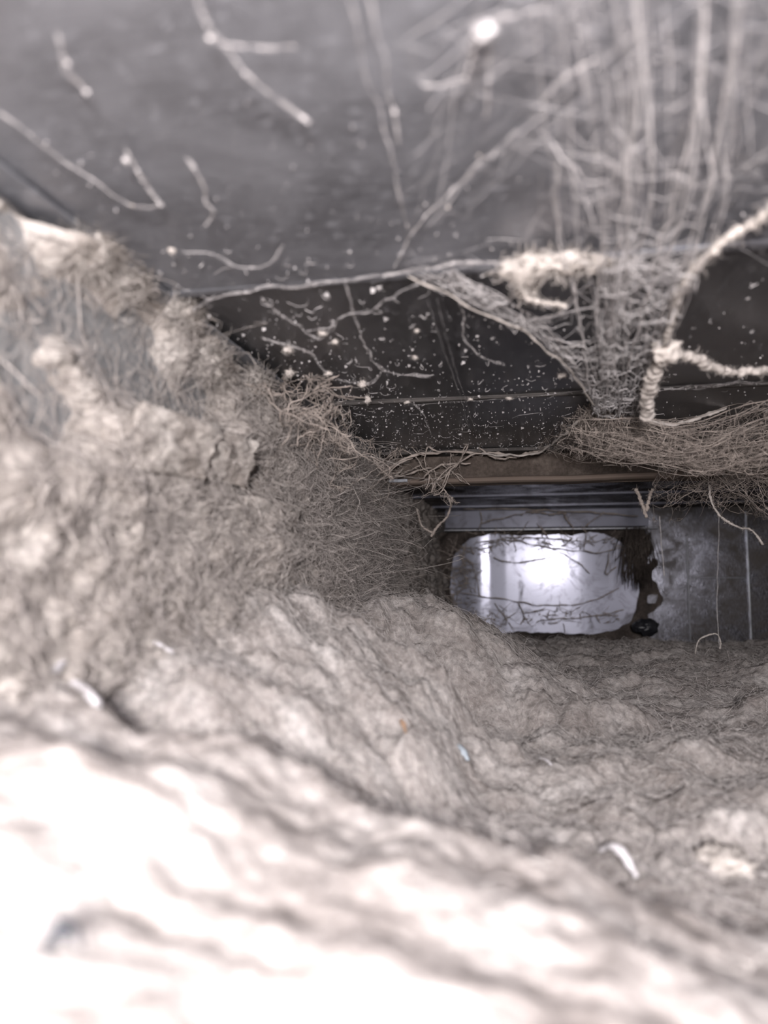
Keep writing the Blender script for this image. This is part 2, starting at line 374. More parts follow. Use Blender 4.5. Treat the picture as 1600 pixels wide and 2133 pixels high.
# ------------------------------------------------------------------ lint bed on the floor
def floor_h(x, y):
    p = np.stack([x, y, np.zeros_like(x)], -1)
    base = -0.086 - 0.012 * smooth(.80, .90, y) + 0.012 * smooth(.20, .30, x) * smooth(.3, .6, y)
    base = base + 0.012 * smooth(.16, .05, y) + 0.018 * smooth(.34, .76, y) * smooth(.82, .78, y)
    wx = x + 0.010 * perlin(p * 24 + 9.2)
    wy = y + 0.018 * perlin(p * 22 + 4.4)
    # drift along the left wall: middle mound, far mound, near mound
    zA = np.interp(wx, [-.15, -.125, -.103, -.086, -.046, -.028, .0, .02], [.004, -.001, -.009, -.022, -.044, -.066, -.083, -.10])
    zA = zA - 0.065 * smooth(.335, .375, wy) - np.interp(wy, [.05, .12, .17, .24, .33], [.05, .045, .034, .018, 0.0])
    zB = np.interp(wx, [-.15, -.11, -.07, -.03, .010, .040, .08], [-.006, -.014, -.021, -.036, -.060, -.080, -.10])
    zB = zB - 0.075 * smooth(.50, .585, wy) - 0.065 * smooth(.47, .375, wy)
    zC = np.interp(wx, [-.15, -.10, -.065, -.028, .007, .05, .10, .2], [-.020, -.030, -.038, -.050, -.056, -.071, -.077, -.085])
    zC = zC - 0.05 * smooth(.150, .205, wy)
    zD = np.interp(wx, [-.15, -.11, -.08], [-.030, -.060, -.10]) + 0 * wy   # low drift all along the wall
    h = smax(smax(smax(base, zA, .008), zB, .008), smax(zC, zD, .006), .007)
    for px, py, rx, ry, hh in [(.043, .44, .018, .016, .009), (.022, .43, .014, .014, .006), (.145, .47, .03, .02, .008), (.075, .37, .022, .016, .007), (.07, .53, .03, .012, .006), (.14, .40, .03, .014, .007), (.03, .33, .02, .014, .006), (.10, .31, .03, .014, .006), (.06, .26, .022, .012, .006), (.18, .58, .04, .014, .007), (.10, .64, .04, .014, .006)]:
        h = h + 1.5 * hh * np.exp(-((wx - px) / rx) ** 2 - ((wy - py) / ry) ** 2)
    # lumps
    amp = 0.75 + 0.5 * smooth(.1, -.1, x)
    bil = lambda s, o: np.abs(perlin(p * np.array([s, s * .8, s]) + o)) * 2 - 0.55
    h = h + amp * (0.0046 * perlin(p * 30 + 1) + (0.0013 + .0031 * smooth(.16, .28, y)) * bil(44, 3.3) + (0.0010 + .0007 * smooth(.18, .28, y)) * bil(95, 8.1))
    h = h + amp * (.45 + .55 * smooth(.13, .26, y)) * (0.0013 * perlin(p * np.array([260, 200, 1]) + 2) + 0.0010 * perlin(p * np.array([560, 440, 1]) + 5) + 0.0006 * perlin(p * np.array([1150, 900, 1])))
    return h
nx, ny = 390, 600
gx = np.linspace(XL, XR, nx)
gy = -0.10 + (YE + .09) * (np.linspace(0, 1, ny) ** 1.25)
GX, GY = np.meshgrid(gx, gy, indexing='ij')
GH = floor_h(GX, GY)
Vf = np.stack([GX, GY, GH], -1).reshape(-1, 3)
def sample_grid(H, ux, uy, x, y):
    fx = np.interp(x, ux, np.arange(len(ux))); fy = np.interp(y, uy, np.arange(len(uy)))
    i = np.clip(fx.astype(int), 0, len(ux) - 2); j = np.clip(fy.astype(int), 0, len(uy) - 2); a, b = fx - i, fy - j
    return (H[i, j] * (1 - a) + H[i + 1, j] * a) * (1 - b) + (H[i, j + 1] * (1 - a) + H[i + 1, j + 1] * a) * b
lint = link('lint_bed', np_mesh('lint_bed', Vf, grid_quads(nx, ny)), M['lint'], kind='stuff',
            label='thick grey-beige lint bed heaped over the duct floor', cat='lint')

def curl_paths(N, S, step, turn, seed):
    """planar random curls: (N,S,2) offsets starting at 0"""
    g = np.random.default_rng(seed)
    a = g.uniform(0, 2 * math.pi, (N, 1)) + np.cumsum(g.normal(0, turn, (N, S - 1)) + g.normal(0, turn, (N, 1)), axis=1)
    st = step[:, None] * np.ones((1, S - 1))
    d = np.stack([np.cos(a) * st, np.sin(a) * st], -1)
    return np.concatenate([np.zeros((N, 1, 2)), np.cumsum(d, axis=1)], axis=1)

def floor_fibres(N, S, L, rad, lift, turn, seed, ylo, yhi, pw):
    g = np.random.default_rng(seed)
    y = ylo + (yhi - ylo) * g.random(N) ** pw
    # only as wide as the view cone
    xl = np.maximum(XL, -0.80 * y - .03); xr = np.minimum(XR, 0.36 * y + .03)
    x = xl + (xr - xl) * g.random(N)
    ln = L * g.lognormal(0, .45, N)
    q = curl_paths(N, S, ln / S, turn, seed + 1)
    X = np.clip(x[:, None] + q[..., 0], XL + .002, XR - .002); Y = np.clip(y[:, None] + q[..., 1], -.09, YE - .02)
    H = sample_grid(GH, gx, gy, X, Y)
    t = np.linspace(0, 1, S)[None, :]
    arch = np.sin(math.pi * np.clip(t * g.uniform(.5, 1.0, (N, 1)), 0, 1)) * (lift * g.exponential(1, N))[:, None]
    Z = H + arch - 0.0002
    return np.stack([X, Y, Z], -1), np.broadcast_to(rad * g.uniform(.6, 1.3, (N, 1)) * np.sqrt(np.clip(1.15 - np.abs(2 * t - 1), .2, 1)), (N, S)).copy()
w = Web()
w.many(*floor_fibres(31000, 5, .009, .00009, .0012, .55, 21, .18, .90, 1.0))
w.many(*floor_fibres(4200, 8, .018, .00010, .0024, .5, 31, .20, .75, 1.0))
w.many(*floor_fibres(500, 8, .012, .00016, .0014, .6, 41, .12, .40, 1.0))
link('lint_fibres', w.mesh('lint_fibres'), M['fibre'], lint, kind='stuff')

# ------------------------------------------------------------------ lint on the left wall
wy_ = -0.08 + (0.99 + .08) * np.linspace(0, 1, 470) ** 1.25
wz_ = np.linspace(-.105, ZC - .0044, 170)
WY, WZ = np.meshgrid(wy_, wz_, indexing='ij')
def wall_t(y, z):
    p = np.stack([y, z, np.full_like(y, 3.7)], -1)
    t = 0.0052 + 0.013 * smooth(.06, -.04, z) - 0.0006 * smooth(.070, .094, z)
    t = t + 0.0034 * fbm(p * 60 + 20, 3, 2.1, .5)
    bil = lambda s, o: np.abs(perlin(p * s + o)) * 2 - 0.55
    t = t + 0.0055 * perlin(p * np.array([26, 30, 1])) + 0.0022 * bil(50, 1.1) + .0008 * bil(110, 6.0)
    t = t + 0.0034 * perlin(np.stack([(y + z) * 30, (y * .6 - z) * 150, y * 0], -1))          # streaky drape
    t = t + 0.0012 * perlin(p * 300) + 0.0008 * perlin(p * 640)
    holes = [(60, 555, .008, .010, .7), (185, 665, .012, .010, .9), (250, 745, .014, .012, 1.3), (335, 850, .016, .012, 1.45), (432, 835, .010, .012, 1.2),
             (492, 985, .012, .009, .9), (120, 860, .013, .010, 1.1), (40, 700, .010, .008, .7), (300, 700, .010, .010, .9), (60, 880, .010, .008, .4)]
    for px, py, ry, rz, s in holes:
        c = on_x(px, py, XL + .004)
        e = ((y - c[1]) / ry) ** 2 + ((z - c[2]) / rz) ** 2
        t = t - 0.0125 * s * np.exp(-e * (1 + .5 * perlin(p * 70)))
    for px, py, ry, rz, s in [(190, 515, .010, .008, .006), (275, 590, .010, .006, .006), (400, 930, .016, .010, .012), (500, 880, .02, .012, .008), (520, 1130, .03, .02, .010)]:
        c = on_x(px, py, XL + .01)
        t = t + s * np.exp(-((y - c[1]) / ry) ** 2 - ((z - c[2]) / rz) ** 2) * (1 + .6 * perlin(p * 90))
    return t
WT = wall_t(WY, WZ)
wl = link('wall_lint', np_mesh('wall_lint', np.stack([XL + WT, WY, WZ], -1).reshape(-1, 3), grid_quads(470, 170)[:, ::-1]), M['lint_wall'], kind='stuff',
          label='matted tan lint clinging to the left duct wall with bare metal patches', cat='lint')
def wall_fibres(N, S, L, rad, lift, turn, seed, ylo, yhi, pw, keep=-.001):
    g = np.random.default_rng(seed)
    y = ylo + (yhi - ylo) * g.random(N) ** pw; z = g.uniform(-.04, ZC - .012, N)
    ln = L * g.lognormal(0, .45, N)
    q = curl_paths(N, S, ln / S, turn, seed + 1)
    Y = np.clip(y[:, None] + q[..., 0], -.07, .97); Z = np.clip(z[:, None] + q[..., 1], -.09, ZC - .008)
    H = sample_grid(WT, wy_, wz_, Y, Z)
    t = np.linspace(0, 1, S)[None, :]
    arch = np.sin(math.pi * np.clip(t * g.uniform(.5, 1.0, (N, 1)), 0, 1)) * (lift * g.exponential(1, N))[:, None]
    P = np.stack([XL + np.maximum(H, 0.0006) + arch, Y, Z], -1)
    Rr = np.broadcast_to(rad * g.uniform(.6, 1.3, (N, 1)) * np.sqrt(np.clip(1.15 - np.abs(2 * t - 1), .2, 1)), (N, S)).copy()
    k = (H.mean(1) > keep) | (g.random(N) < .25)
    return P[k], Rr[k]
w = Web()
w.many(*wall_fibres(16000, 5, .009, .00009, .0016, .55, 51, .12, .66, 0.9))
w.many(*wall_fibres(4200, 8, .022, .00011, .0050, .5, 61, .20, .64, 0.8))
w.many(*wall_fibres(2600, 9, .028, .00013, .0110, .55, 71, .36, .62, 1.0))
w.many(*wall_fibres(1500, 9, .030, .00012, .0045, .35, 79, .11, .32, 1.0))
w.many(*wall_fibres(350, 8, .018, .00022, .0040, .5, 75, .14, .35, 1.0))
link('lint_fibres', w.mesh('wall_fibres'), M['fibre_wall'], wl, kind='stuff')

# lint on the right wall near the far end
ry_ = np.linspace(.40, .992, 200); rz_ = np.linspace(-.10, ZC2 - .002, 90)
RY, RZ = np.meshgrid(ry_, rz_, indexing='ij')
pr = np.stack([RY, RZ, RY * 0 + 9.1], -1)
RT = .004 + .004 * perlin(pr * 28) + .002 * perlin(pr * 80) + .0008 * perlin(pr * 260)
rl = link('wall_lint', np_mesh('wall_lint_r', np.stack([XR - RT, RY, RZ], -1).reshape(-1, 3), grid_quads(200, 90)), M['lint_wall'], kind='stuff',
          label='brown lint coating the right duct wall by the bright seam line', cat='lint')

# ------------------------------------------------------------------ cobwebs
def cz(px, py, off=0.008): return on_z(px, py, ZC - off)
WEBROOT = {}
# --- the big fan web under the ceiling
fan = Web(); mains = []
g = np.random.default_rng(101)
def fan_strand(p, offs, r, n=26, wig=.0016):
    P = resample([cz(x, y, o) for (x, y), o in zip(p, offs)], n, wig, 45, g.uniform(0, 99)); mains.append(P); fan.strand(P, r * np.clip(P[:, 1] / .34, .25, 1.1), 3)
for k in range(40):
    t = g.random()
    x0 = 1110 + 470 * t + g.normal(0, 25); x1 = 1180 + 330 * t + g.normal(0, 20); x2 = 1205 + 190 * t + g.normal(0, 16); x3 = 1238 + 95 * t + g.normal(0, 10)
    ya = g.choice([-60, -40, 20, 150, 260], p=[.4, .2, .15, .15, .1])
    o = g.uniform(.003, .016)
    fan_strand([(x0, ya), (x1, 420 + g.normal(0, 30)), (x2, 660 + g.normal(0, 20)), (x3, 850 + g.normal(0, 14))], [o * .6, o, o * 1.1, .012 + g.normal(0, .002)], g.uniform(.00014, .00036) * (0.75 if t < .3 else 1))
for k in range(11):   # sweep to the left edge of the fan
    t = g.random()
    fan_strand([(840 + 120 * t + g.normal(0, 12), 560 + g.normal(0, 10)), (1010 + 60 * t, 640 + g.normal(0, 10)), (1120 + 40 * t, 705 + g.normal(0, 8)), (1225 + 15 * t, 815 + g.normal(0, 10)), (1245, 855)],
               [.003, .006, .008, .010, .012], g.uniform(.00012, .00022), 26, .0012)
pool = np.concatenate(mains)
# cross links between neighbouring strands
def links(pool, n, dmax, r, sag, seed, S=7, wig=.0012, sel=None, keep=None):
    g = np.random.default_rng(seed); out = []
    idx = np.arange(len(pool)) if sel is None else np.flatnonzero(sel(pool))
    for _ in range(n * 4):
        if len(out) >= n: break
        a = pool[g.choice(idx)]
        d = np.linalg.norm(pool[idx] - a, axis=1); c = idx[(d < dmax) & (d > dmax * .25)]
        if len(c) == 0: continue
        b = pool[g.choice(c)]
        t = np.linspace(0, 1, S)[:, None]; P = a * (1 - t) + b * t
        P[:, 2] -= sag * g.random() * np.sin(math.pi * t[:, 0])
        P += wig * g.normal(size=(S, 3)) * np.sin(math.pi * t)
        out.append(P)
    P = np.array(out); rr = np.broadcast_to(r * g.uniform(.5, 1.5, (len(P), 1)), P.shape[:2])
    return P, rr
fan.many(*links(pool, 330, .020, .00014, .003, 111, sel=lambda p: p[:, 1] > .20))
fan.many(*links(pool, 90, .030, .00008, .004, 112, sel=lambda p: p[:, 1] > .14))
fan.many(*links(pool, 110, .012, .00013, .002, 113, sel=lambda p: p[:, 1] > .28))
fanroot = link('cobweb', fan.mesh('cobweb'), M['web'], label='large fan of dusty cobweb gathering under the ceiling seams on the right', cat='cobweb')
def sub(parent, name, polys, mat, sides=8, lump=.25, freq=150):
    w = Web()
    for P, r, n, wig in polys:
        P = resample(P, n, wig, 70, g.uniform(0, 50)); w.strand(P, r * np.clip(P[:, 1] / .34, .3, 1.1), sides, lump, freq)
    return link(name, w.mesh(name), mat, parent)
sub(fanroot, 'edge_strand', [([cz(850, 575, .004), cz(1000, 645, .008), cz(1100, 700, .010), cz(1190, 775, .012), cz(1238, 845, .013)], .00045, 60, .0016)], M['web_thick'])
for xs in ([(1465, -40), (1455, 200), (1400, 440), (1340, 640), (1300, 800)], [(1325, -30), (1335, 200), (1290, 470), (1275, 650), (1265, 820)], [(1160, 330), (1165, 470), (1195, 600), (1215, 720), (1230, 820)], [(1540, 60), (1470, 400), (1400, 620), (1345, 780)]):
    sub(fanroot, 'thick_strand', [([cz(x, y, .006 + .002 * k) for k, (x, y) in enumerate(xs)], .00042, 60, .0016)], M['web'])

def thing(name, polys, mat, label, cat='cobweb', group=None, sides=10, lump=.14, freq=110, fuzz=0, fl=.0022):
    w = Web()
    paths = [(resample(P, n * 2, wig, 70, g.uniform(0, 50)), r) for P, r, n, wig in polys]
    for P, r in paths: w.strand(P, r, sides, lump, freq)
    o = link(name, w.mesh(name), mat, None, label, cat, group)
    if fuzz:
        N = fuzz; pts = np.concatenate([P for P, r in paths]); rr = np.concatenate([np.full(len(P), r) for P, r in paths])
        i = g.integers(0, len(pts), N); d = g.normal(size=(N, 3)); d /= np.linalg.norm(d, axis=1)[:, None]
        t = np.linspace(0, 1, 5)[None, :, None]
        P = pts[i][:, None, :] + d[:, None, :] * (rr[i][:, None, None] * .6 + t * fl * g.random((N, 1, 1))) + np.cumsum(g.normal(0, fl * .2, (N, 5, 3)), axis=1) * t
        w2 = Web(); w2.many(P, np.full((N, 5), .00007)); link('fuzz', w2.mesh('fuzz'), mat, o, kind='stuff')
    return o
# --- thick dust ropes at the right edge of the fan
thing('dust_rope', [([cz(1640, 405, .006), cz(1560, 470, .008), cz(1480, 525, .010), cz(1425, 585, .012), cz(1400, 660, .014), cz(1385, 730, .016)], .0012, 90, .0012)],
      M['web_thick'], 'thick pale dust rope slanting down from the right edge to the knot', fuzz=500)
k = cz(1390, 728, .016)
o = thing('dust_rope', [([k, cz(1440, 745, .015), cz(1490, 768, .014), cz(1550, 772, .012), cz(1660, 765, .008)], .0017, 90, .001)], M['web_thick'],
          'thick pale dust rope running level from the knot to the right edge', fuzz=500)
thing('dust_rope', [([k, cz(1368, 770, .018), cz(1352, 815, .021), cz(1347, 872, .026)], .0024, 70, .0006)], M['web_thick'],
      'fat stubby dust rope hanging straight down below the knot', fuzz=600)
V, Q = blob(k, .0042, 3.1, (1.2, .8, 1.0), .5, 4)
kn = link('dust_knot', np_mesh('dust_knot', V, Q), M['web_thick'], None, 'pale lumpy dust knot where three thick ropes meet', 'dust clump')

# --- sagging web along the header on the right
sagw = Web(); mains2 = []
g = np.random.default_rng(202)
for k in range(75):
    t = g.random(); u = g.random()
    y0 = g.uniform(.40, .56)
    a = on_y(1150 + 170 * u, 860 + 85 * t, y0); b = on_y(1640 + 60 * g.random(), 800 + 165 * t + g.normal(0, 10), y0 + g.uniform(-.03, .04))
    m = .5 * (a + b); m[2] -= .006 + .010 * g.random() * (1.2 - t)
    P = resample([a, m, b], 34, .010, 26, g.uniform(0, 99)); mains2.append(P); sagw.strand(P, g.uniform(.00010, .00022), 3)
for k in range(46):
    t = g.random()
    y0 = g.uniform(.42, .55)
    a = on_y(1250 + g.normal(0, 25), 850 + g.normal(0, 10), .42); b = on_y(1100 + 260 * t, 935 + g.normal(0, 15), .56)
    P = resample([a, .5 * (a + b) + g.normal(0, .003, 3), b], 20, .003, 50, g.uniform(0, 99)); mains2.append(P); sagw.strand(P, .00013, 3)
pool2 = np.concatenate(mains2)
sagw.many(*links(pool2, 1900, .024, .00011, .004, 211, 8, .0018))
sag = link('cobweb', sagw.mesh('cobweb'), M['web_brown'], label='sagging brownish cobweb strung along the header below the fan', cat='cobweb')
sub(sag, 'edge_strand', [([on_y(1350, 875, .44), on_y(1400, 885, .45), on_y(1470, 868, .46), on_y(1540, 835, .47), on_y(1640, 815, .48)], .0011, 60, .0014)], M['web_thick'])
sub(sag, 'edge_strand', [([on_y(1235, 850, .43), on_y(1180, 900, .48), on_y(1130, 940, .54), on_y(1060, 950, .56), on_y(1000, 945, .575)], .0008, 60, .002)], M['web_thick'])

# corner mass at right under the header
cw = Web(); mains3 = []
for k in range(130):
    a = on_y(g.uniform(1400, 1650), g.uniform(900, 985), g.uniform(.50, .58)); b = on_y(g.uniform(1350, 1660), g.uniform(960, 1090), g.uniform(.56, .66))
    P = resample([a, .5 * (a + b) + g.normal(0, .005, 3), b], 18, .004, 50, g.uniform(0, 99)); mains3.append(P); cw.strand(P, g.uniform(.0001, .00025), 3)
cw.many(*links(np.concatenate(mains3), 900, .02, .00012, .003, 311))
link('cobweb', cw.mesh('cobweb'), M['web_brown'], label='tangled brown web mass in the upper right corner under the lip', cat='cobweb')

# branching root-like webs
def roots(w, start, direction, length, r, depth, g, pools, spread=.5):
    n = 14; P = [np.array(start)]; d = np.array(direction, float); d /= np.linalg.norm(d)
    for i in range(n):
        d = d + g.normal(0, .22, 3); d /= np.linalg.norm(d); P.append(P[-1] + d * length / n)
    P = np.array(P); w.strand(P, r, 4, .4); pools.append(P)
    if depth > 0:
        for i in g.integers(2, n, 3):
            d2 = d + g.normal(0, spread * 1.6, 3); roots(w, P[i], d2, length * g.uniform(.4, .75), r * .62, depth - 1, g, pools, spread)
rw = Web(); pl = []
g = np.random.default_rng(404)
for (x, y, d) in [(1010, 945, .575), (930, 940, .57), (860, 955, .56), (1060, 955, .575), (800, 960, .54), (900, 975, .575), (980, 965, .58)]:
    roots(rw, on_y(x, y, d), (-1, -.25, -.1), .055, .00080, 2, g, pl)
rw.many(*links(np.concatenate(pl), 420, .014, .00012, .002, 411))
thick = on_y(790, 985, .55), on_y(850, 955, .565), on_y(930, 940, .572), on_y(1010, 944, .578), on_y(1080, 948, .575), on_y(1130, 938, .56)
rw.strand(resample(thick, 60, .003, 60, 3.3), .0011, 6)
link('cobweb', rw.mesh('cobweb'), M['web_brown'], label='root-like cobweb matted along the header above the left lip end', cat='cobweb')
rw2 = Web(); pl = []
for (x, y) in [(640, 860), (670, 900), (620, 930), (700, 870), (600, 880), (660, 820), (720, 950), (560, 830), (680, 960), (640, 800), (700, 920), (590, 850)]:
    roots(rw2, on_x(x, y, XL + .021), (.0, .35, g.uniform(-1, .9)), .034, .00036, 2, g, pl)
rw2.many(*links(np.concatenate(pl), 420, .014, .00012, .002, 412))
link('cobweb', rw2.mesh('cobweb'), M['web_brown'], label='torn branching cobweb on the left wall just short of the header', cat='cobweb')

# --- haze of crossing strands on the near ceiling, upper right
hz = Web(); mains4 = []
g = np.random.default_rng(505)
for k in range(170):
    a = (g.uniform(820, 1640), g.uniform(-60, 560)); ang = g.choice([g.normal(-.75, .25), g.normal(.1, .25), g.normal(-1.5, .2), g.normal(.7, .3)], p=[.45, .2, .2, .15]); L = g.uniform(80, 420)
    if a[0] < 1000 and g.random() < .35: continue
    b = (a[0] + L * math.cos(ang), a[1] + L * math.sin(ang)); b = (b[0], min(b[1], 600))
    o1, o2 = g.uniform(.002, .012, 2)
    d0 = cz(a[0], max(a[1], -80), o1); d1 = cz(b[0], max(b[1], -80), o2)
    P = resample([d0, d1], 16, .0010, 60, g.uniform(0, 99)); mains4.append(P); hz.strand(P, g.choice([.00005, .00008, .00014], p=[.45, .35, .2]) * d0[1] / .2, 3)
hz.many(*links(np.concatenate(mains4), 90, .02, .00005, .002, 511))
link('cobweb', hz.mesh('cobweb'), M['web_grey'], label='blurred criss-cross cobweb over the near ceiling at upper right', cat='cobweb')

# --- single strands and loops traced on the ceiling at left and middle
def ceil_strand(pts, r, label, offs=.003, wig=.0012, name='cobweb_strand', fuzz=0, mat='web'):
    """a dusty strand: a bundle of fine filaments with grains of dust caught along it"""
    P0 = resample([cz(x, y, offs + .001 * (k % 2)) for k, (x, y) in enumerate(pts)], 60, wig, 90, g.uniform(0, 50))
    sc = np.clip(P0[:, 1] / .30, .30, 1.1) * .9; w = Web()
    for k in range(6 if r > .0004 else 2):
        off = np.stack([perlin(P0 * 120 + 13.7 * k + 31 * q + r * 1e5) for q in range(3)], -1) * (r * 2.2 * sc)[:, None]
        w.strand(P0 + off, r * .13 * sc, 3, .8, 400)
    o = link(name, w.mesh(name), M[mat], None, label, 'cobweb')
    N = int(len(P0) * 1.2) if r > .0004 else 10; i = g.integers(0, len(P0), N); rr = r * sc[i] * g.lognormal(-1.1, .5, N)
    tetv = np.array([[1, 0, 0], [-1, 0, 0], [0, 1, 0], [0, -1, 0], [0, 0, 1], [0, 0, -1.0]])
    tf = np.array([[0, 2, 4], [2, 1, 4], [1, 3, 4], [3, 0, 4], [2, 0, 5], [1, 2, 5], [3, 1, 5], [0, 3, 5]])
    V = (tetv[None] * (rr[:, None] * g.uniform(.5, 1.5, (N, 3)))[:, None, :] + (P0[i] + g.normal(0, 1, (N, 3)) * (r * .5 * sc[i])[:, None])[:, None, :]).reshape(-1, 3)
    Q = (tf[None] + (np.arange(N) * 6)[:, None, None]).reshape(-1, 3)
    link('dust_grains', np_mesh('dust_grains', V, Q, False), M[mat], o, kind='stuff')
    return o
ceil_strand([(400, -30), (440, 60), (480, 110), (530, 165), (600, 220), (645, 258)], .0008, 'blurred pale strand slanting across the upper left ceiling from the top edge')
ceil_strand([(430, 75), (490, 95), (560, 105), (615, 98)], .0006, 'short curved pale strand branching right near the top of the ceiling')
ceil_strand([(120, 70), (140, 130), (165, 170), (182, 198)], .0009, 'short thick blurred strand in the top left corner of the ceiling')
ceil_strand([(-10, 230), (55, 275), (120, 325), (200, 385), (270, 428), (335, 428)], .0006, 'long pale strand along the ceiling edge above the left wall seam')
ceil_strand([(262, 312), (288, 365), (315, 405), (338, 430)], .0009, 'short pale strand dropping to the end of the long ceiling edge strand')
ceil_strand([(388, 330), (415, 370), (432, 415), (447, 448), (425, 472)], .0007, 'hooked pale strand on the ceiling right of the short dropping strand')
ceil_strand([(715, -40), (750, 90), (790, 230), (815, 330), (850, 480)], .0005, 'long straight strand crossing the top middle of the ceiling, left of a pair')
ceil_strand([(760, -40), (790, 90), (818, 215), (830, 300)], .0005, 'long straight strand crossing the top middle of the ceiling, right of a pair')
ceil_strand([(395, 650), (445, 622), (530, 605), (640, 592), (740, 582), (860, 566)], .0006, 'dusty strand lying along the left half of the first ceiling seam', .003, .0016)
ceil_strand([(800, 575), (920, 553), (1040, 545), (1180, 538)], .0006, 'dusty strand lying along the middle of the first ceiling seam', .004)
ceil_strand([(545, 620), (600, 665), (650, 700), (670, 705)], .0006, 'dusty strand curving down from the first seam toward two tufts')
ceil_strand([(720, 590), (735, 650), (760, 720), (785, 760), (830, 780), (900, 782)], .0006, 'thin strand descending from the first seam then turning right')
ceil_strand([(1000, 545), (870, 590), (780, 640), (715, 662), (690, 690)], .0005, 'thin strand slanting down left from the middle of the first seam')
ceil_strand([(545, 705), (610, 722), (650, 740), (680, 775), (730, 795), (775, 795), (795, 775)], .0006, 'wavy dusty strand ending in a curl under the second ceiling sheet', fuzz=60)
ceil_strand([(640, 690), (690, 680), (695, 668), (680, 700), (668, 705)], .0005, 'small looped strand around the yellowish lint tufts')
ceil_strand([(940, 590), (965, 660), (965, 700), (1000, 740), (1050, 760)], .0005, 'thin strand dropping from the seam to the middle of the second sheet')
ceil_strand([(910, 620), (940, 740), (975, 850), (990, 900)], .0003, 'hair-thin straight strand hanging left of the fan web', .006, .0003)
ceil_strand([(890, 620), (925, 730), (960, 830), (975, 890)], .0003, 'second hair-thin straight strand just left of the first', .006, .0003)
ceil_strand([(840, 845), (940, 838), (1060, 830), (1230, 812)], .0003, 'fine dusty line along the second ceiling seam', .002, .0004)
ceil_strand([(1370, 812), (1450, 806), (1540, 800), (1640, 795)], .0008, 'crust of dust along the second seam right of the hanging rope', .0024, .0008, 'dust_crust', 80)
ceil_strand([(860, 838), (885, 870), (898, 905)], .0005, 'short strand hanging from the left end of the second seam')
ceil_strand([(970, 165), (990, 90), (1010, 60), (1060, 25), (1150, 15)], .0006, 'blurred strand leading up right from the white puff')
ceil_strand([(1022, 95), (1018, 170), (1012, 250)], .0007, 'blurred strand hanging straight down from the white puff')
ceil_strand([(880, 178), (930, 170), (975, 162)], .0005, 'short blurred level strand left of the white puff')
ceil_strand([(1130, 210), (1170, 170), (1210, 140), (1240, 125)], .0008, 'blurred thick strand slanting up right beside the white puff')
ceil_strand([(820, 560), (870, 470), (940, 400), (1010, 330), (1080, 270)], .0006, 'long blurred strand slanting up right across the middle of the near ceiling')
ceil_strand([(1240, 640), (1100, 660), (1010, 640), (900, 600)], .0005, 'loose level strand tied from the fan web to the seam')
ceil_strand([(590, 1010 - 500), (570, 540), (540, 560), (490, 555), (440, 530), (380, 525)], .0005, 'thin blurred looping strand just above the left end of the first seam')

# --- tufts and clumps
def clump(name, c, r, label, mat='web_thick', squash=(1, 1, 1), seed=1.0, fuzz=120, fl=None, cat='lint tuft', res=3, rough=.8):
    V, Q = blob((0, 0, 0), r, seed, squash, rough, res)
    o = link(name, np_mesh(name, V, Q), M[mat], None, label, cat); o.location = c
    gg = np.random.default_rng(int(seed * 977) % 10000); fl = fl or r * .6
    i = gg.integers(0, len(V), fuzz); d = V[i] / (np.linalg.norm(V[i], axis=1)[:, None] + 1e-9)
    t = np.linspace(0, 1, 6)[None, :, None]
    curl = np.cumsum(gg.normal(0, fl * .28, (fuzz, 6, 3)), axis=1)
    P = V[i][:, None, :] * .9 + d[:, None, :] * t * fl * gg.uniform(.3, 1.2, (fuzz, 1, 1)) + curl * t
    w = Web(); w.many(P, np.full((fuzz, 6), min(.00010, r * .035))); link('fuzz', w.mesh('fuzz'), M[mat], o, kind='stuff')
    return o
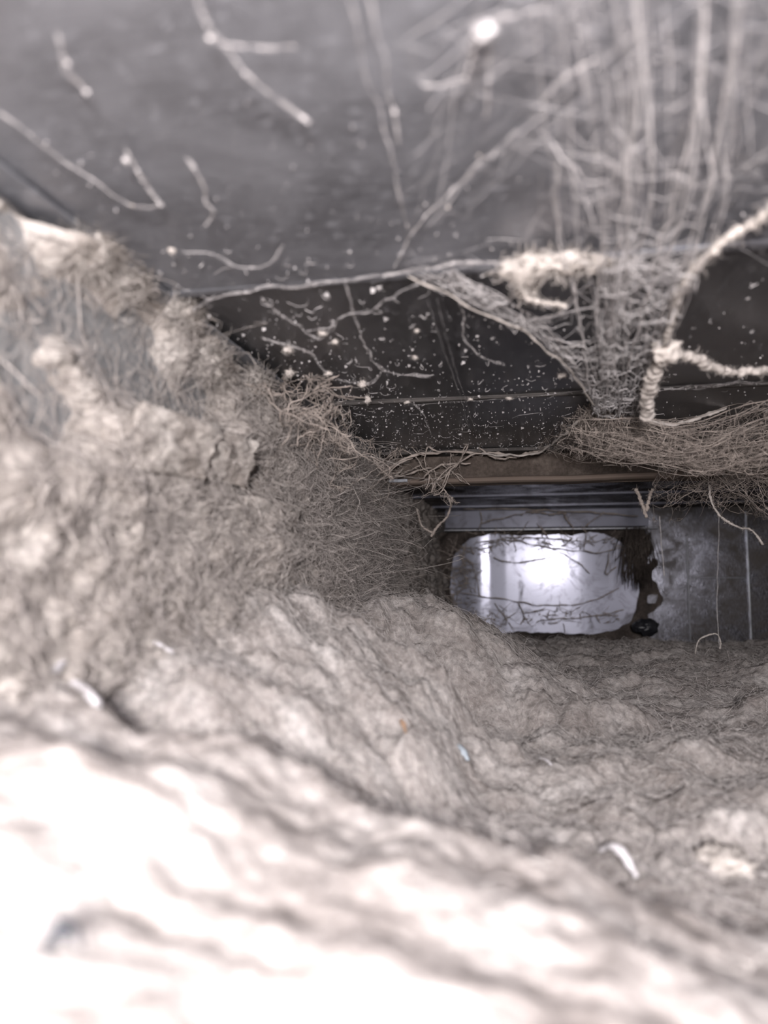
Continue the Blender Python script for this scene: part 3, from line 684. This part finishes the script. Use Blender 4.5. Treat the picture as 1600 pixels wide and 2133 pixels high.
tufts = [
    (1008, 68, .0050, (1.2, 1, .8), 'bright white blurred lint puff high on the ceiling', 'web_grey'),
    (822, 235, .0014, (.7, 1.6, .7), 'elongated pale lint tuft on the straight strand at top middle', 'web'),
    (140, 132, .0012, (1, 1, .7), 'small blurred pale tuft near the top left corner', 'web'),
    (262, 335, .0018, (1, 1.2, .7), 'pale tuft at the head of the short dropping strand', 'web'),
    (275, 428, .0010, (1, 1, .7), 'tiny yellowish tuft on the long ceiling edge strand', 'web_thick'),
    (358, 522, .0022, (1.2, 1, .8), 'pale crumb of lint above the left end of the first seam', 'web_thick'),
    (438, 80, .0012, (1, 1, .7), 'tiny blurred tuft on the slanting strand at top', 'web'),
    (672, 695, .0022, (1.2, 1, .7), 'tan lint tuft inside the small looped strand', 'web_thick'),
    (698, 712, .0020, (1, 1, .8), 'yellowish star-shaped lint tuft right of the looped strand', 'web_thick'),
    (600, 728, .0030, (1, 1.2, .8), 'fluffy pale tuft on the wavy strand near the left wall', 'web_thick'),
    (603, 778, .0032, (1, 1.4, .8), 'drooping pale tuft below the fluffy one near the left wall', 'web_thick'),
    (684, 778, .0022, (1.2, 1, .7), 'small tan tuft in the bend of the wavy strand', 'web_thick'),
    (766, 832, .0026, (.8, 1, 1.2), 'pale pear-shaped tuft dangling under the curl', 'web_thick'),
    (756, 800, .0028, (1, 1, .9), 'brownish tuft at the curl of the wavy strand', 'web_thick'),
    (1172, 782, .0022, (1.3, 1, .7), 'tiny pale tuft on the second sheet left of the fan web', 'web_thick'),
    (1060, 830, .0018, (1.3, 1, .6), 'small fleck of lint on the second seam left of the fan', 'web_thick'),
    (980, 832, .0016, (1.2, 1, .6), 'tiny fleck of lint on the second seam farther left', 'web_thick'),
    (868, 690, .0016, (.8, 1.4, .6), 'tiny pale fleck in the middle of the second sheet', 'web_thick'),
    (865, 745, .0018, (.8, 1.2, .6), 'pale speck below the tiny fleck on the second sheet', 'web_thick'),
    (848, 838, .0018, (1.3, 1, .6), 'pale fleck where the short strand leaves the second seam', 'web_thick'),
    (958, 905, .0014, (1, 1, .6), 'tiny white fleck on the dark third sheet', 'web'),
    (790, 600, .0014, (1, 1, .6), 'small speck hanging just below the first seam', 'web'),
    (680, 615, .0014, (1, 1, .6), 'small pale speck below the left part of the first seam', 'web'),
    (933, 432, .0010, (1, 1, .6), 'small pale speck on the near ceiling above the seam middle', 'web_thick'),
    (998, 325, .0009, (1, 1, .6), 'tiny cream speck on the blurred near ceiling', 'web_thick'),
]
for k, (x, y, r, sq, lab, mt) in enumerate(tufts):
    r = r * float(np.clip(cz(x, y)[1] / .3, .5, 1)) * .65
    clump('lint_tuft', cz(x, y, .004 + r * .3), r, lab, mt, sq, 1.3 + k * .77, 70)
# lint crust by the fan on the first seam
for k, (x, y, r, sq, lab) in enumerate([(1100, 560, .0045, (1.5, 1.0, .8), 'cream lint clump on the first seam at the left of a hanging loop'),
                                        (1160, 548, .0042, (1.9, .9, .7), 'cream lint clump on the first seam against the fan web'),
                                        (1098, 598, .0036, (.8, 1.0, .9), 'crumbly cream lint hanging in the loop below the first seam'),
                                        (1235, 552, .0030, (1.6, .8, .7), 'small cream lint crumb on the first seam inside the fan web')]):
    clump('lint_clump', cz(x, y, .006), r, lab, 'web_thick', sq, 31.3 + k * 1.9, 200)
thing('cobweb_strand', [([cz(1088, 570, .008), cz(1085, 605, .010), cz(1110, 622, .011), cz(1180, 640, .012)], .0007, 40, .0014)], M['web_thick'], 'crumbly pale loop hanging beneath the cream seam clumps', fuzz=120)
# clumps on the left wall
for k, (x, y, r, sq, lab) in enumerate([(195, 520, .0060, (.7, 1.3, .9), 'large fluffy tan lint clump at the top of the left wall'),
                                        (268, 590, .0048, (.7, 1.5, .7), 'tan lint clump bridging the corner seam below the largest clump'),
                                        (375, 660, .0050, (.8, 1.4, .7), 'pale lint clump on the corner seam at the left end of the first seam'),
                                        (535, 800, .0055, (.8, 1.4, .8), 'pale lint clump where the corner seam fades out'),
                                        (440, 760, .0055, (.7, 1.4, 1.0), 'small lint clump hanging below the corner seam beside the bare patch')]):
    clump('lint_clump', on_x(x, y, XL + .007), r, lab, 'lint_wall', sq, 51.3 + k * 1.3, 700, r * .8, 'lint clump', 4, .9)
def flap(px, py, w, h, label, seed):
    c = on_x(px, py, XL + .013); nu, nv = 26, 18
    U, Vv = np.meshgrid(np.linspace(-1, 1, nu), np.linspace(-1, 1, nv), indexing='ij')
    ed = 1 + .25 * perlin(np.stack([U * 1.5, Vv * 1.5, U * 0 + seed], -1))
    Y = U * w * ed; Z = Vv * h * ed
    X = .004 * (1 - U ** 2) - .006 * (1 - Vv) * .5 + .006 * np.clip(U, 0, 1) ** 2 + .0025 * fbm(np.stack([U * 2, Vv * 2, U * 0 + seed], -1), 3)
    V = np.stack([X, Y, Z], -1).reshape(-1, 3); n = len(V); Q = grid_quads(nu, nv)
    V2 = V + np.array([.0014, 0, 0])
    b = np.concatenate([np.arange(nv), np.arange(1, nu) * nv + nv - 1, (nu - 1) * nv + np.arange(nv - 2, -1, -1), np.arange(nu - 2, 0, -1) * nv])
    S = np.stack([b, np.roll(b, -1), np.roll(b, -1) + n, b + n], -1)
    o = link('lint_flap', np_mesh('lint_flap', np.vstack([V, V2]), np.vstack([Q, Q[:, ::-1] + n, S])), M['lint_wall'], None, label, 'lint flap'); o.location = c
flap(362, 930, .024, .010, 'pale peeling flap of lint on the left wall under the bare patch', 1.2)
flap(455, 950, .026, .010, 'tan peeling lint flap beside the small dark hole in the wall lint', 4.6)
flap(560, 1085, .030, .008, 'low pale lint ridge on the left wall nearer the floor', 8.3)

# --- hanging bits beyond the lip
g = np.random.default_rng(606)
thing('lint_string', [([on_y(1325, 1018, .60), on_y(1335, 1045, .605), on_y(1347, 1078, .605)], .0013, 30, .001), ([on_y(1360, 1018, .60), on_y(1350, 1045, .605), on_y(1347, 1065, .605)], .0011, 24, .001)],
      M['web_brown'], 'Y-shaped brown lint string hanging under the lip', 'lint string', fuzz=200)
thing('lint_string', [([on_y(1478, 1010, .56), on_y(1482, 1045, .565), on_y(1505, 1080, .57), on_y(1540, 1100, .575), on_y(1565, 1102, .58), on_y(1590, 1135, .585)], .0008, 60, .001)],
      M['web_thick'], 'pale curved lint string sweeping down right below the lip', 'lint string', fuzz=120)
thing('lint_string', [([on_y(1374, 1075, .70), on_y(1378, 1140, .70), on_y(1384, 1200, .70)], .0004, 40, .001)], M['web'], 'thin straight thread hanging before the dark side panel', 'lint string')
thing('lint_string', [([on_y(1498, 1065, .72), on_y(1496, 1180, .72), on_y(1494, 1280, .72), on_y(1498, 1345, .72)], .0003, 40, .001)], M['web'], 'long hair-thin thread hanging down to the floor before the side panel', 'lint string')
thing('lint_string', [([on_y(942, 1035, .62), on_y(936, 1065, .63), on_y(915, 1095, .63), on_y(898, 1118, .63)], .0010, 40, .0015), ([on_y(868, 1060, .62), on_y(880, 1095, .63), on_y(905, 1112, .63)], .0008, 30, .0012)],
      M['web_brown'], 'forked brown lint string at the left under the lip', 'lint string', fuzz=250)
# dark hanging clump before the end plate
w = Web()
for k in range(260):
    x = 1328 + g.normal(0, 14); a = on_y(x, 1095 + g.random() * 30, .90 + g.normal(0, .008)); b = on_y(x + g.normal(0, 12), 1150 + g.random() * 85, .90 + g.normal(0, .01))
    w.strand(resample([a, .5 * (a + b) + g.normal(0, .002, 3), b], 9, .002, 60, g.uniform(0, 99)), g.uniform(.0002, .0006), 3)
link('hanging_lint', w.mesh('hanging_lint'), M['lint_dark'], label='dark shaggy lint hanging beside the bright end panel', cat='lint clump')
# thin webs crossing the bright panel and the strip above it
w = Web(); m5 = []
for (pts, r) in [([(1028, 1160), (1060, 1173), (1100, 1170), (1150, 1160)], .0006), ([(960, 1235), (1050, 1248), (1140, 1262), (1220, 1255), (1290, 1225)], .0006),
                 ([(990, 1130), (1060, 1125), (1150, 1140), (1240, 1150), (1300, 1140)], .0006), ([(1000, 1135), (1080, 1118), (1180, 1125)], .0005),
                 ([(955, 1150), (985, 1180), (1000, 1240)], .0005), ([(1030, 1255), (1055, 1290), (1052, 1300)], .0007), ([(1080, 1255), (1090, 1280), (1085, 1300)], .0007),
                 ([(1130, 1130), (1200, 1170), (1230, 1195)], .0004), ([(1270, 1150), (1262, 1195), (1285, 1180)], .0006), ([(1140, 1290), (1230, 1285), (1300, 1270)], .0006),
                 ([(1000, 1065), (1003, 1085), (1000, 1100)], .0008), ([(1003, 1090), (1050, 1075), (1090, 1072)], .0007), ([(1095, 1066), (1140, 1070), (1180, 1070)], .0010), ([(1175, 1072), (1195, 1100)], .0008), ([(1215, 1100), (1235, 1082), (1260, 1066)], .0006),
                 ([(965, 1060), (1080, 1062), (1200, 1066), (1330, 1075)], .0008)]:
    P = resample([on_y(x, y, .955 + .01 * g.random()) for x, y in pts], 40, .0025, 60, g.uniform(0, 99)); w.strand(P, r, 4, .5); m5.append(P)
for k in range(240):
    t = g.random(); e = g.random()
    if e < .45: x, y = 940 + 60 * g.random() ** 1.5, 1125 + 165 * g.random()
    elif e < .75: x, y = 960 + 340 * g.random(), 1272 + 26 * g.random()
    else: x, y = 980 + 330 * g.random(), 1112 + 30 * g.random()
    a = on_y(x, y, .965); b = a + np.array([g.normal(0, .012), 0, g.normal(0, .008)])
    P = resample([a, b], 8, .003, 80, g.uniform(0, 99)); w.strand(P, g.uniform(.0002, .0006), 3); m5.append(P)
w.many(*links(np.concatenate(m5), 260, .02, .00018, .002, 611))
link('cobweb', w.mesh('cobweb'), M['web_brown'], label='fine dark cobweb stretched across the bright end panel', cat='cobweb')

# ------------------------------------------------------------------ debris in the lint
def gh(x, y): return float(sample_grid(GH, gx, gy, np.array([x]), np.array([y]))[0])
def hit_floor(px, py):
    r = ray(px, py); ts = np.linspace(.05, 1.1, 1200); P = ts[:, None] * r
    h = sample_grid(GH, gx, gy, P[:, 0], P[:, 1]); k = np.flatnonzero(P[:, 2] < h)
    return P[k[0]] if len(k) else P[-1]
def flake(px0, px1, width, thick, mat, label, name='paper_flake', cat='flake', bow=.004, lift=.003):
    a, b = hit_floor(*px0), hit_floor(*px1); n = 14; t = np.linspace(0, 1, n)[:, None]
    C = a * (1 - t) + b * t; C[:, 2] += lift + bow * np.sin(math.pi * t[:, 0])
    d = b - a; s = np.cross(d, [0, 0, 1]); s /= np.linalg.norm(s)
    wd = width * (.7 + .5 * np.sin(math.pi * t[:, 0])) * (1 + .2 * g.normal(size=n))
    up = np.array([0, 0, thick])
    V = np.stack([C + s * wd[:, None], C + s * wd[:, None] * .3 + up * 1.6, C - s * wd[:, None] * .5 + up * 1.4, C - s * wd[:, None], C - up * .4], 1)
    Q = []
    for i in range(n - 1):
        for k in range(5): Q.append([i * 5 + k, i * 5 + (k + 1) % 5, (i + 1) * 5 + (k + 1) % 5, (i + 1) * 5 + k])
    o = link(name, np_mesh(name, V.reshape(-1, 3), np.array(Q)), mat, None, label, cat); return o
m_pale = plain('pale_flake', (.66, .62, .63), .8, 0, .1, .12); m_grey = plain('grey_bit', (.05, .053, .06), .9); m_blue = plain('blue_bit', (.40, .44, .48), .8)
m_or = plain('orange_fibre', (.58, .38, .26), .9); m_cream = plain('cream_bit', (.78, .70, .56), .9)
flake((205, 1352), (360, 1402), .0013, .0006, m_pale, 'long pale flake lying across the left lint mound', bow=.002, lift=.006)
flake((150, 1440), (205, 1490), .0012, .0006, m_pale, 'shorter pale flake on the left mound below the long one', bow=.001, lift=.002)
flake((115, 1425), (170, 1405), .0018, .0005, m_pale, 'small pale sliver just above the shorter flake')
flake((1255, 1795), (1325, 1850), .0014, .0008, m_pale, 'white blurred flake at the right of the near lint heap')
flake((1125, 1588), (1150, 1603), .0008, .0004, m_pale, 'tiny white shred on the right part of the lint bed', lift=.0015, bow=.001)
flake((835, 1510), (845, 1535), .0007, .0004, m_or, 'tiny orange thread on the flank of the middle mound', 'thread', 'thread', .001, .0015)
flake((150, 1350), (175, 1385), .0006, .0004, m_or, 'small orange thread at far left of the left mound', 'thread', 'thread', .001, .0015)
flake((955, 1560), (975, 1590), .0014, .0005, m_blue, 'small blue-grey fluff at the foot of the middle mound', 'blue_fluff', 'fluff', .001, .0012)
flake((85, 2010), (165, 1995), .0011, .0010, m_grey, 'dark grey scrap in the blurred near heap at lower left', 'dark_scrap', 'scrap', .002, .001)
def on_floor(px, py, r, dz=.3): p = hit_floor(px, py); return p + np.array([0, 0, r * dz])
clump('lint_clump', on_floor(1510, 1810, .006), .0055, 'blurred cream lint tuft at the lower right of the lint bed', 'web_thick', (1.3, 1, .7), 71.2, 250, .0018)
# loop of thread standing on the bed
p0, p1 = hit_floor(1448, 1362), hit_floor(1500, 1345)
yy = p0[1]
thing('thread_loop', [([p0, on_y(1455, 1335, yy), on_y(1480, 1321, yy), on_y(1494, 1322, yy), on_y(1501, 1338, yy), on_y(1500, 1352, yy)], .00055, 50, .0006)], M['web_thick'], 'pale thread loop standing on the far right lint bed', 'thread')
# shiny dark ball by the end panel
V, Q = blob((0, 0, 0), .0115, 2.0, (1.2, 1, .9), .30, 4)
p = on_y(1345, 1306, .93)
ball = link('dark_lump', np_mesh('dark_lump', V, Q), plain('dark_gloss', (.03, .03, .035), .30, 0, .5), None, 'small glossy dark lump on the floor beside the bright end panel', 'lump'); ball.location = (p[0], p[1], max(gh(p[0], p[1]) + .005, p[2]))

# ------------------------------------------------------------------ dust specks on the ceiling sheets
w = Web(); g = np.random.default_rng(909)
tet = np.array([[1, 1, 1], [1, -1, -1], [-1, 1, -1], [-1, -1, 1.0]]); tq = np.array([[0, 1, 2], [0, 3, 1], [0, 2, 3], [1, 3, 2]])
N = 2600
y = .12 + .46 * g.random(N) ** .8; x = np.where(g.random(N) < .55, XL + .16 * g.random(N) ** 1.3, g.uniform(XL, XR, N))
r = g.lognormal(-8.75, .55, N) * np.clip(y / .3, .3, 1)
V = (tet[None] * (r[:, None] * g.uniform(.5, 1.5, (N, 3)))[:, None, :] + np.stack([x, y, np.full(N, ZC - .0006)], -1)[:, None, :]).reshape(-1, 3)
Q = (tq[None] + (np.arange(N) * 4)[:, None, None]).reshape(-1, 3)
cw_ = Web(); N = 420
y = .20 + .38 * g.random(N); x = np.where(g.random(N) < .6, XL + .015 + .17 * g.random(N), g.uniform(XL + .02, XR, N)); L_ = g.lognormal(-5.4, .6, N)
q = curl_paths(N, 8, L_ / 8, .55, 77)
Pc = np.stack([np.clip(x[:, None] + q[..., 0], XL + .004, XR), np.clip(y[:, None] + q[..., 1], .1, .58), ZC - .0008 - .002 * g.random((N, 1)) * np.sin(np.linspace(0, math.pi, 8))[None]], -1)
cw_.many(Pc, np.broadcast_to(g.uniform(.00005, .00013, (N, 1)), (N, 8)))
Vc, Qc = np.concatenate(cw_.V), np.concatenate(cw_.Q)
Qc = np.vstack([Qc[:, [0, 1, 2]], Qc[:, [0, 2, 3]]])
Q = np.vstack([Q, Qc + len(V)]); V = np.vstack([V, Vc])
link('ceiling_dust', np_mesh('ceiling_dust', V, Q, False), M['web'], None, 'fine pale dust specks stuck all over the dark ceiling', 'dust', kind='stuff')
